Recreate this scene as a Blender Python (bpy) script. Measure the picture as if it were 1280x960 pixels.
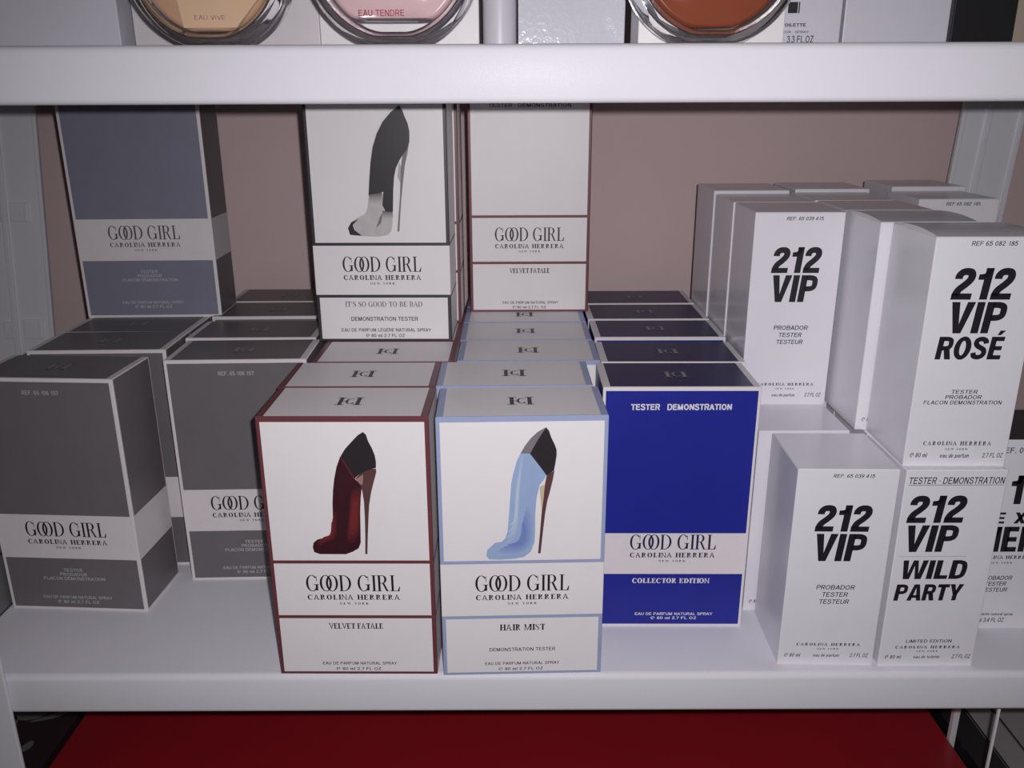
import bpy, bmesh, math, random
from mathutils import Matrix, Vector

random.seed(7)
D = bpy.data
for o in list(D.objects):
    D.objects.remove(o)
SC = bpy.context.scene
COL = SC.collection
R = math.radians

# ------------------------------------------------------------------ camera
cam_data = D.cameras.new('camera')
cam_data.sensor_width = 36.0
cam_data.lens = 30.32
cam_data.clip_start = 0.01
cam = D.objects.new('camera', cam_data)
COL.objects.link(cam)
cam.matrix_world = (Matrix.Translation((0, -0.490, 0.365)) @ Matrix.Rotation(R(0.06), 4, 'Z')
                    @ Matrix.Rotation(R(90 - 18.32), 4, 'X') @ Matrix.Rotation(R(-0.24), 4, 'Z'))
SC.camera = cam

# ------------------------------------------------------------------ light: the phone's flash and a dim room
world = D.worlds.new('world')
SC.world = world
world.use_nodes = True
world.node_tree.nodes['Background'].inputs[0].default_value = (1.0, 0.93, 0.95, 1)
world.node_tree.nodes['Background'].inputs[1].default_value = 0.035

ld = D.lights.new('flash', 'SPOT')
ld.energy = 10.6
ld.color = (1.0, 0.975, 1.0)
ld.spot_size = R(122)
ld.spot_blend = 1.0
ld.shadow_soft_size = 0.004
flash = D.objects.new('flash', ld)
flash.matrix_world = (Matrix.Translation((0.016, -0.490, 0.377)) @ Matrix.Rotation(R(-5), 4, 'Z')
                      @ Matrix.Rotation(R(90 - 23), 4, 'X'))
COL.objects.link(flash)

vs = SC.view_settings
vs.view_transform = 'Standard'
vs.look = 'None'
vs.exposure = 0.0
vs.gamma = 1.0
vs.use_curve_mapping = False

# ------------------------------------------------------------------ materials
def material(name, col, rough=0.5, metal=0.0, spec=0.5, noise=0.05, scale=60, bump=0.0, bscale=900, trans=0.0, coat=0.0, ior=1.45):
    m = D.materials.new(name)
    m.use_nodes = True
    nt = m.node_tree
    b = nt.nodes['Principled BSDF']
    b.inputs['Roughness'].default_value = rough
    b.inputs['Metallic'].default_value = metal
    b.inputs['Specular IOR Level'].default_value = spec
    b.inputs['Transmission Weight'].default_value = trans
    b.inputs['Coat Weight'].default_value = coat
    b.inputs['IOR'].default_value = ior
    b.inputs['Base Color'].default_value = (*col, 1)
    tc = nt.nodes.new('ShaderNodeTexCoord')
    if noise:
        n = nt.nodes.new('ShaderNodeTexNoise')
        n.inputs['Scale'].default_value = scale
        n.inputs['Detail'].default_value = 3
        nt.links.new(tc.outputs['Object'], n.inputs['Vector'])
        mx = nt.nodes.new('ShaderNodeMix')
        mx.data_type = 'RGBA'
        mx.inputs['A'].default_value = (*[c * (1 - noise) for c in col], 1)
        mx.inputs['B'].default_value = (*[min(1, c * (1 + noise)) for c in col], 1)
        nt.links.new(n.outputs['Fac'], mx.inputs['Factor'])
        nt.links.new(mx.outputs['Result'], b.inputs['Base Color'])
    if bump:
        n2 = nt.nodes.new('ShaderNodeTexNoise')
        n2.inputs['Scale'].default_value = bscale
        n2.inputs['Detail'].default_value = 2
        nt.links.new(tc.outputs['Object'], n2.inputs['Vector'])
        bp = nt.nodes.new('ShaderNodeBump')
        bp.inputs['Strength'].default_value = bump
        bp.inputs['Distance'].default_value = 0.0005
        nt.links.new(n2.outputs['Fac'], bp.inputs['Height'])
        nt.links.new(bp.outputs['Normal'], b.inputs['Normal'])
    return m

M = {
    'white': material('white_card', (0.785, 0.750, 0.765), 0.42, spec=0.5, noise=0.03, scale=40, bump=0.05, bscale=500),
    'vip': material('glossy_white_card', (0.77, 0.75, 0.80), 0.22, spec=0.55, noise=0.025, scale=50, bump=0.05, bscale=500),
    'grey': material('dark_grey_card', (0.160, 0.146, 0.158), 0.40, spec=0.5, noise=0.10, scale=40),
    'slate': material('slate_blue_card', (0.215, 0.212, 0.275), 0.40, spec=0.5, noise=0.08, scale=40),
    'edgewhite': material('white_card_border', (0.74, 0.69, 0.71), 0.45, noise=0.05, scale=80),
    'blue': material('royal_blue_card', (0.018, 0.024, 0.27), 0.36, spec=0.4, noise=0.08, scale=40),
    'bluedim': material('royal_blue_card_dimmed_top', (0.013, 0.014, 0.085), 0.36, spec=0.4, noise=0.08, scale=40),  # the blue card again, with the top's reflection darkening put into its colour
    'maroon': material('maroon_border', (0.145, 0.040, 0.050), 0.42, noise=0.08),
    'lightblue': material('light_blue_border', (0.32, 0.37, 0.56), 0.42, noise=0.06),
    'black': material('black_border', (0.040, 0.038, 0.045), 0.40, noise=0.08),
    'blacktop': material('black_card', (0.018, 0.017, 0.02), 0.38, noise=0.05),
    'ink': material('black_ink', (0.014, 0.013, 0.018), 0.45, noise=0),
    'inkgrey': material('dark_grey_ink', (0.10, 0.095, 0.11), 0.5, noise=0),
    'inkblue': material('navy_ink', (0.014, 0.014, 0.07), 0.45, noise=0),
    'inkwhite': material('white_ink', (0.80, 0.78, 0.82), 0.45, noise=0),
    'inkpale': material('pale_grey_ink', (0.50, 0.49, 0.51), 0.45, noise=0),
    'silver': material('silver_foil', (0.26, 0.26, 0.29), 0.5, noise=0),
    'foil': material('grey_foil', (0.30, 0.29, 0.31), 0.5, noise=0),
    'rack': material('white_enamelled_metal', (0.72, 0.70, 0.755), 0.24, spec=0.035, noise=0.02, scale=25, bump=0.16, bscale=1500),
    'post': material('grey_white_enamelled_metal', (0.76, 0.76, 0.80), 0.24, spec=0.5, noise=0.04, scale=25, bump=0.08, bscale=300),
        'wall': material('mauve_wall', (0.66, 0.505, 0.50), 0.75, spec=0.3, noise=0.06, scale=9, bump=0.25, bscale=60),
    'red': material('glossy_red_card', (0.34, 0.012, 0.020), 0.30, noise=0.10, scale=12),
    'floor': material('grey_floor_tile', (0.25, 0.24, 0.24), 0.5, noise=0.1),
    'lavender': material('pale_lavender_card', (0.64, 0.62, 0.69), 0.35, noise=0.03),
    'stone': material('dim_grey_card', (0.33, 0.31, 0.32), 0.5, noise=0.05),
    'greige': material('pale_grey_pink_card', (0.66, 0.62, 0.65), 0.38, noise=0.03),
    'beige': material('beige_card', (0.40, 0.34, 0.27), 0.5),
    'greycard': material('mid_grey_card', (0.17, 0.165, 0.175), 0.45, noise=0.06),
    'cello': material('cellophane_film', (0.66, 0.65, 0.72), 0.10, spec=0.5, noise=0.02, bump=0.30, bscale=260),
    'chrome': material('chrome', (0.84, 0.83, 0.84), 0.24, metal=1.0, noise=0),
    'glass': material('clear_glass', (0.97, 0.97, 0.98), 0.02, trans=1.0, noise=0, ior=1.5),
    'amber': material('amber_perfume', (0.52, 0.32, 0.21), 0.12, noise=0.12, scale=20, coat=0.5),
    'pink': material('pink_perfume', (0.66, 0.46, 0.48), 0.12, noise=0.08, scale=20, coat=0.5),
    'rust': material('rust_perfume', (0.235, 0.062, 0.032), 0.12, noise=0.12, scale=20, coat=0.5),
    'facet': material('pale_amber_perfume', (0.66, 0.45, 0.30), 0.12, noise=0.05, coat=0.5),
    'inkred': material('red_ink', (0.36, 0.03, 0.06), 0.45, noise=0),
    'inkmauve': material('mauve_ink', (0.42, 0.20, 0.24), 0.45, noise=0),
    'cloth': material('dark_plum_card', (0.035, 0.018, 0.026), 0.5, noise=0.2),
    'cloth_pattern': material('pale_printed_leaf', (0.16, 0.16, 0.155), 0.5, noise=0.1),
    # inks of the printed shoe pictures
    's_dark': material('shoe_near_black_ink', (0.022, 0.018, 0.022), 0.42, noise=0),
    's_wine': material('shoe_wine_ink', (0.040, 0.009, 0.014), 0.42, noise=0.25, scale=60),
    's_red': material('shoe_red_ink', (0.14, 0.018, 0.024), 0.42, noise=0.2, scale=60),
    's_brown': material('shoe_brown_ink', (0.10, 0.045, 0.045), 0.42, noise=0.2, scale=90),
    's_rose': material('shoe_rose_gold_ink', (0.33, 0.19, 0.17), 0.42, noise=0.2, scale=90),
    's_tan': material('shoe_tan_ink', (0.56, 0.44, 0.32), 0.42, noise=0.1),
    's_blue': material('shoe_sky_blue_ink', (0.31, 0.41, 0.63), 0.42, noise=0.12, scale=50),
    's_deep': material('shoe_deep_blue_ink', (0.19, 0.26, 0.53), 0.42, noise=0.15, scale=50),
    's_pale': material('shoe_pale_blue_ink', (0.45, 0.53, 0.67), 0.42, noise=0.06),
    's_grey': material('shoe_grey_ink', (0.19, 0.17, 0.19), 0.42, noise=0.15),
    's_lgrey': material('shoe_light_grey_ink', (0.42, 0.40, 0.41), 0.42, noise=0.12),
    's_smoke': material('shoe_clear_glass_ink', (0.50, 0.475, 0.475), 0.42, noise=0.22, scale=120),
}

# ------------------------------------------------------------------ scene helpers
def empty(name, loc=(0, 0, 0), rz=0.0, label=None, cat=None, group=None):
    o = D.objects.new(name, None)
    o.empty_display_size = 0.02
    o.location = loc
    o.rotation_euler = (0, 0, rz)
    COL.objects.link(o)
    if label: o['label'] = label
    if cat: o['category'] = cat
    if group: o['group'] = group
    return o

def link(name, me, parent=None):
    o = D.objects.new(name, me)
    COL.objects.link(o)
    if parent: o.parent = parent
    return o

def obj(name, bm, mats, parent=None, smooth=False):
    me = D.meshes.new(name)
    bmesh.ops.recalc_face_normals(bm, faces=bm.faces[:])
    bm.to_mesh(me)
    bm.free()
    for m in (mats if isinstance(mats, (list, tuple)) else [mats]):
        me.materials.append(M[m])
    if smooth:
        for p in me.polygons: p.use_smooth = True
    return link(name, me, parent)

def tag(o, label, cat, group=None):
    o['label'] = label; o['category'] = cat
    if group: o['group'] = group
    return o

def bx(bm, x0, x1, y0, y1, z0, z1, bev=0.0, mi=0):
    r = bmesh.ops.create_cube(bm, size=1)
    for v in r['verts']:
        v.co = Vector(((x0 + x1) / 2 + v.co.x * (x1 - x0), (y0 + y1) / 2 + v.co.y * (y1 - y0), (z0 + z1) / 2 + v.co.z * (z1 - z0)))
    fs = {f for v in r['verts'] for f in v.link_faces}
    if bev:
        e = {e for v in r['verts'] for e in v.link_edges}
        rr = bmesh.ops.bevel(bm, geom=list(e), offset=bev, segments=3, profile=0.5, affect='EDGES')
        fs = set(rr['faces']) | {f for f in fs if f.is_valid}
    for f in fs: f.material_index = mi
    return fs

def extrude_x(bm, prof, x0, x1):
    a = [bm.verts.new((x0, y, z)) for y, z in prof]
    b = [bm.verts.new((x1, y, z)) for y, z in prof]
    n = len(prof)
    for i in range(n):
        bm.faces.new((a[i], a[(i + 1) % n], b[(i + 1) % n], b[i]))
    bm.faces.new(a); bm.faces.new(b[::-1])

def lathe(bm, prof, seg=40, mi=0, axis='Z', c=(0, 0, 0)):
    rings = []
    for r, h in prof:
        ring = []
        for k in range(seg):
            a = 2 * math.pi * k / seg
            p = (r * math.cos(a), r * math.sin(a), h) if axis == 'Z' else (r * math.cos(a), h, r * math.sin(a))
            ring.append(bm.verts.new((c[0] + p[0], c[1] + p[1], c[2] + p[2])))
        rings.append(ring)
    for i in range(len(rings) - 1):
        for k in range(seg):
            f = bm.faces.new((rings[i][k], rings[i][(k + 1) % seg], rings[i + 1][(k + 1) % seg], rings[i + 1][k]))
            f.material_index = mi
    for r in (rings[0], rings[-1]):
        try:
            f = bm.faces.new(r); f.material_index = mi
        except ValueError: pass

# ------------------------------------------------------------------ lettering: outlines drawn stroke by stroke, cap height 1
def arc_ring(cx, cy, ro, ri, a0=0, a1=360, n=28):
    """annulus between two ellipses: ro=(rx,ry) outer, ri=(rx,ry) inner"""
    out = []
    for i in range(n):
        t0, t1 = R(a0 + (a1 - a0) * i / n), R(a0 + (a1 - a0) * (i + 1) / n)
        out.append([(cx + ro[0] * math.cos(t0), cy + ro[1] * math.sin(t0)), (cx + ro[0] * math.cos(t1), cy + ro[1] * math.sin(t1)),
                    (cx + ri[0] * math.cos(t1), cy + ri[1] * math.sin(t1)), (cx + ri[0] * math.cos(t0), cy + ri[1] * math.sin(t0))])
    return out

def spline(pts, n=6):
    out = []
    P = [pts[0]] + list(pts) + [pts[-1]]
    for i in range(1, len(P) - 2):
        for k in range(n):
            t = k / n
            q = []
            for d in range(len(P[0])):
                a, b, c, e = P[i - 1][d], P[i][d], P[i + 1][d], P[i + 2][d]
                q.append(0.5 * (2 * b + (c - a) * t + (2 * a - 5 * b + 4 * c - e) * t * t + (3 * b - a - 3 * c + e) * t ** 3))
            out.append(tuple(q))
    out.append(tuple(pts[-1]))
    return out

def brush(pts, w=None, n=6):
    """stroke along a smooth path; points (x,y) with constant width or (x,y,width)"""
    p = spline([(*q, w) if len(q) == 2 else q for q in pts], n)
    L, Rr = [], []
    for i, (x, y, ww) in enumerate(p):
        a = p[max(0, i - 1)]; b = p[min(len(p) - 1, i + 1)]
        dx, dy = b[0] - a[0], b[1] - a[1]
        l = math.hypot(dx, dy) or 1
        nx, ny = -dy / l * ww / 2, dx / l * ww / 2
        L.append((x + nx, y + ny)); Rr.append((x - nx, y - ny))
    return [[L[i], L[i + 1], Rr[i + 1], Rr[i]] for i in range(len(p) - 1)]

def rc(x0, y0, x1, y1): return [(x0, y0), (x1, y0), (x1, y1), (x0, y1)]
def diag(x0, y0, x1, y1, w): return [(x0 - w / 2, y0), (x0 + w / 2, y0), (x1 + w / 2, y1), (x1 - w / 2, y1)]

T, H = 0.150, 0.038
def stem(x, top=1, bot=0, t=None, s=0.08):
    t = T if t is None else t
    o = [rc(x, bot, x + t, top)]
    o.append(rc(x - s, bot, x + t + s, bot + H)); o.append(rc(x - s, top - H, x + t + s, top))
    return o

def serif_glyph(c):
    """high-contrast roman capitals -> (polygons, advance)"""
    if c == ' ': return [], 0.34
    if c == "'": return [diag(0.07, 0.72, 0.09, 1.0, 0.07)], 0.2
    if c == 'I': return stem(0.12), 0.37
    if c == 'L': return stem(0.10) + [rc(0.1, 0, 0.62, H), [(0.62, 0), (0.66, 0.30), (0.62, 0.30), (0.50, H)]], 0.70
    if c == 'O': return arc_ring(0.42, 0.5, (0.40, 0.515), (0.40 - T, 0.515 - H)), 0.86
    if c == 'C': return arc_ring(0.42, 0.5, (0.40, 0.515), (0.40 - T, 0.515 - H), 42, 318) + [[(0.70, 0.62), (0.74, 0.62), (0.74, 1.0), (0.70, 0.88)], [(0.70, 0.14), (0.76, 0.30), (0.73, 0.30), (0.64, 0.1)]], 0.82
    if c == 'G': return arc_ring(0.42, 0.5, (0.40, 0.515), (0.40 - T, 0.515 - H), 42, 318) + [[(0.70, 0.62), (0.74, 0.62), (0.74, 1.0), (0.70, 0.88)], rc(0.64, 0.05, 0.64 + T, 0.42), rc(0.52, 0.40, 0.86, 0.40 + H)], 0.90
    if c == 'D': return stem(0.10) + arc_ring(0.32, 0.5, (0.50, 0.5), (0.50 - T, 0.5 - H), -90, 90), 0.88
    if c in 'PRB':
        o = stem(0.10) + arc_ring(0.38, 0.745, (0.28, 0.255), (0.28 - T, 0.255 - H), -90, 90) + [rc(0.2, 1 - H, 0.4, 1), rc(0.2, 0.49, 0.4, 0.49 + H)]
        if c == 'R': o += [[(0.36, 0.5), (0.50, 0.5), (0.74, 0.03), (0.84, 0.03), (0.84, 0), (0.62, 0)]]
        if c == 'B': o += arc_ring(0.38, 0.262, (0.34, 0.262), (0.34 - T, 0.262 - H), -90, 90) + [rc(0.2, 0, 0.4, H)]
        return o, {'P': 0.70, 'R': 0.86, 'B': 0.78}[c]
    if c in 'EF':
        o = stem(0.10) + [rc(0.1, 1 - H, 0.62, 1), [(0.62, 1), (0.62, 0.70), (0.58, 0.70), (0.50, 1 - H)], rc(0.1, 0.49, 0.48, 0.49 + H), rc(0.46, 0.38, 0.49, 0.64)]
        if c == 'E': o += [rc(0.1, 0, 0.66, H), [(0.66, 0), (0.68, 0.30), (0.64, 0.30), (0.54, H)]]
        return o, 0.74 if c == 'E' else 0.68
    if c == 'H': return stem(0.10) + stem(0.62) + [rc(0.2, 0.48, 0.66, 0.48 + H)], 0.88
    if c == 'N': return stem(0.08, t=H * 1.4) + stem(0.66, t=H * 1.4) + [[(0.06, 1), (0.22, 1), (0.71, 0), (0.62, 0)]], 0.82
    if c == 'A': return [diag(0.10, 0, 0.40, 1, H * 1.6), [(0.60, 0), (0.78, 0), (0.46, 1), (0.38, 1)], rc(0.2, 0.30, 0.66, 0.30 + H), rc(0, 0, 0.24, H), rc(0.52, 0, 0.88, H)], 0.86
    if c == 'V': return [[(0.08, 1), (0.26, 1), (0.50, 0), (0.42, 0)], diag(0.45, 0, 0.76, 1, H * 1.6), rc(0, 1 - H, 0.34, 1), rc(0.64, 1 - H, 0.88, 1)], 0.86
    if c == 'Y': return [[(0.08, 1), (0.26, 1), (0.50, 0.45), (0.38, 0.45)], diag(0.46, 0.45, 0.74, 1, H * 1.6), rc(0.38, 0, 0.38 + T, 0.47), rc(0, 1 - H, 0.34, 1), rc(0.62, 1 - H, 0.86, 1), rc(0.28, 0, 0.62, H)], 0.84
    if c == 'W': return [[(0.08, 1), (0.26, 1), (0.44, 0), (0.36, 0)], diag(0.40, 0, 0.60, 1, H * 1.6), [(0.52, 1), (0.68, 1), (0.88, 0), (0.80, 0)], diag(0.84, 0, 1.06, 1, H * 1.6), rc(0, 1 - H, 0.34, 1), rc(0.96, 1 - H, 1.16, 1)], 1.16
    if c == 'M': return stem(0.08, t=H * 1.4) + stem(0.84) + [[(0.06, 1), (0.22, 1), (0.54, 0), (0.47, 0)], diag(0.50, 0, 0.88, 1, H * 1.6)], 1.10
    if c == 'T': return stem(0.32) + [rc(0.04, 1 - H, 0.74, 1), [(0.04, 1), (0.04, 0.70), (0.08, 0.70), (0.16, 1 - H)], [(0.74, 1), (0.74, 0.70), (0.70, 0.70), (0.62, 1 - H)]], 0.78
    if c == 'K': return stem(0.10) + [diag(0.30, 0.42, 0.70, 1, H * 1.6), [(0.36, 0.52), (0.50, 0.62), (0.84, 0), (0.66, 0)], rc(0.56, 0, 0.92, H), rc(0.58, 1 - H, 0.84, 1)], 0.90
    if c == 'S': return brush([(0.56, 0.76, .03), (0.46, 0.92, .04), (0.30, 0.965, .05), (0.15, 0.87, .11), (0.16, 0.70, .14), (0.34, 0.54, .16), (0.52, 0.38, .15), (0.53, 0.17, .13), (0.36, 0.035, .05), (0.18, 0.07, .04), (0.08, 0.26, .03)]) + [rc(0.55, 0.68, 0.585, 0.98), rc(0.06, 0.02, 0.095, 0.34)], 0.66
    return [], 0.4

B = 0.225
def bold_glyph(c):
    """heavy grotesque capitals and figures -> (polygons, advance)"""
    if c == ' ': return [], 0.3
    if c == '2': return brush([(0.115, 0.655), (0.125, 0.77), (0.20, 0.865), (0.32, 0.89), (0.44, 0.86), (0.49, 0.75), (0.46, 0.62), (0.34, 0.47), (0.20, 0.33), (0.14, 0.20), (0.13, 0.10)], B) + [rc(0.015, 0, 0.61, 0.2)], 0.66
    if c == '1': return [rc(0.20, 0, 0.43, 1), [(0.03, 0.63), (0.22, 0.63), (0.22, 0.82), (0.03, 0.80)], [(0.03, 0.76), (0.14, 0.79), (0.22, 0.86), (0.24, 1), (0.43, 1), (0.3, 0.7)]], 0.50
    if c == 'V': return [[(0, 1), (0.235, 1), (0.345, 0.30), (0.345, 0), (0.23, 0)], [(0.69, 1), (0.455, 1), (0.345, 0.30), (0.345, 0), (0.46, 0)]], 0.71
    if c == 'I': return [rc(0.03, 0, 0.255, 1)], 0.29
    if c in 'PR':
        o = [rc(0.03, 0, 0.255, 1)] + brush([(0.20, 0.905), (0.40, 0.90), (0.52, 0.84), (0.545, 0.70), (0.52, 0.56), (0.40, 0.50), (0.20, 0.495)], 0.19)
        if c == 'R': o += [[(0.30, 0.46), (0.54, 0.46), (0.66, 0), (0.42, 0)]]
        return o, 0.70
    if c == 'O': return arc_ring(0.35, 0.5, (0.34, 0.515), (0.115, 0.32)), 0.72
    if c == 'S': return brush([(0.535, 0.70), (0.49, 0.83), (0.33, 0.90), (0.17, 0.85), (0.135, 0.72), (0.21, 0.60), (0.34, 0.52), (0.48, 0.43), (0.525, 0.29), (0.47, 0.16), (0.32, 0.10), (0.15, 0.15), (0.10, 0.30)], 0.205), 0.67
    if c in 'EÉ':
        o = [rc(0.03, 0, 0.255, 1), rc(0.2, 0, 0.57, 0.19), rc(0.2, 0.405, 0.53, 0.59), rc(0.2, 0.81, 0.56, 1)]
        if c == 'É': o += [[(0.22, 1.07), (0.36, 1.07), (0.52, 1.27), (0.30, 1.27)]]
        return o, 0.61
    if c == 'W': return [[(0, 1), (0.21, 1), (0.28, 0.30), (0.28, 0), (0.14, 0)], [(0.28, 0.30), (0.39, 1), (0.485, 1), (0.485, 0.72), (0.38, 0), (0.28, 0)], [(0.69, 0.30), (0.58, 1), (0.485, 1), (0.485, 0.72), (0.59, 0), (0.69, 0)], [(0.97, 1), (0.76, 1), (0.69, 0.30), (0.69, 0), (0.83, 0)]], 0.99
    if c == 'L': return [rc(0.03, 0, 0.255, 1), rc(0.2, 0, 0.55, 0.2)], 0.58
    if c == 'D': return [rc(0.03, 0, 0.255, 1)] + brush([(0.20, 0.90), (0.36, 0.895), (0.51, 0.80), (0.555, 0.5), (0.51, 0.20), (0.36, 0.105), (0.20, 0.10)], 0.20), 0.70
    if c == 'A': return [[(0, 0), (0.225, 0), (0.36, 0.78), (0.36, 1), (0.22, 1)], [(0.72, 0), (0.495, 0), (0.36, 0.78), (0.36, 1), (0.50, 1)], rc(0.18, 0.17, 0.54, 0.34)], 0.73
    if c == 'T': return [rc(0.02, 0.8, 0.61, 1), rc(0.20, 0, 0.43, 0.9)], 0.63
    if c == 'Y': return [[(0, 1), (0.25, 1), (0.35, 0.62), (0.46, 0.38), (0.235, 0.38)], [(0.70, 1), (0.45, 1), (0.35, 0.62), (0.235, 0.38), (0.465, 0.38)], rc(0.235, 0, 0.465, 0.40)], 0.71
    if c == 'X': return [[(0, 0), (0.24, 0), (0.68, 1), (0.44, 1)], [(0.44, 0), (0.68, 0), (0.24, 1), (0, 1)]], 0.70
    if c == 'N': return [rc(0.03, 0, 0.24, 1), rc(0.46, 0, 0.67, 1), [(0.03, 1), (0.25, 1), (0.67, 0), (0.45, 0)]], 0.71
    if c == 'M': return [rc(0.03, 0, 0.24, 1), rc(0.62, 0, 0.83, 1), [(0.05, 1), (0.27, 1), (0.50, 0.22), (0.43, 0), (0.34, 0)], [(0.81, 1), (0.59, 1), (0.36, 0.22), (0.43, 0), (0.52, 0)]], 0.87
    return [], 0.4

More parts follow.
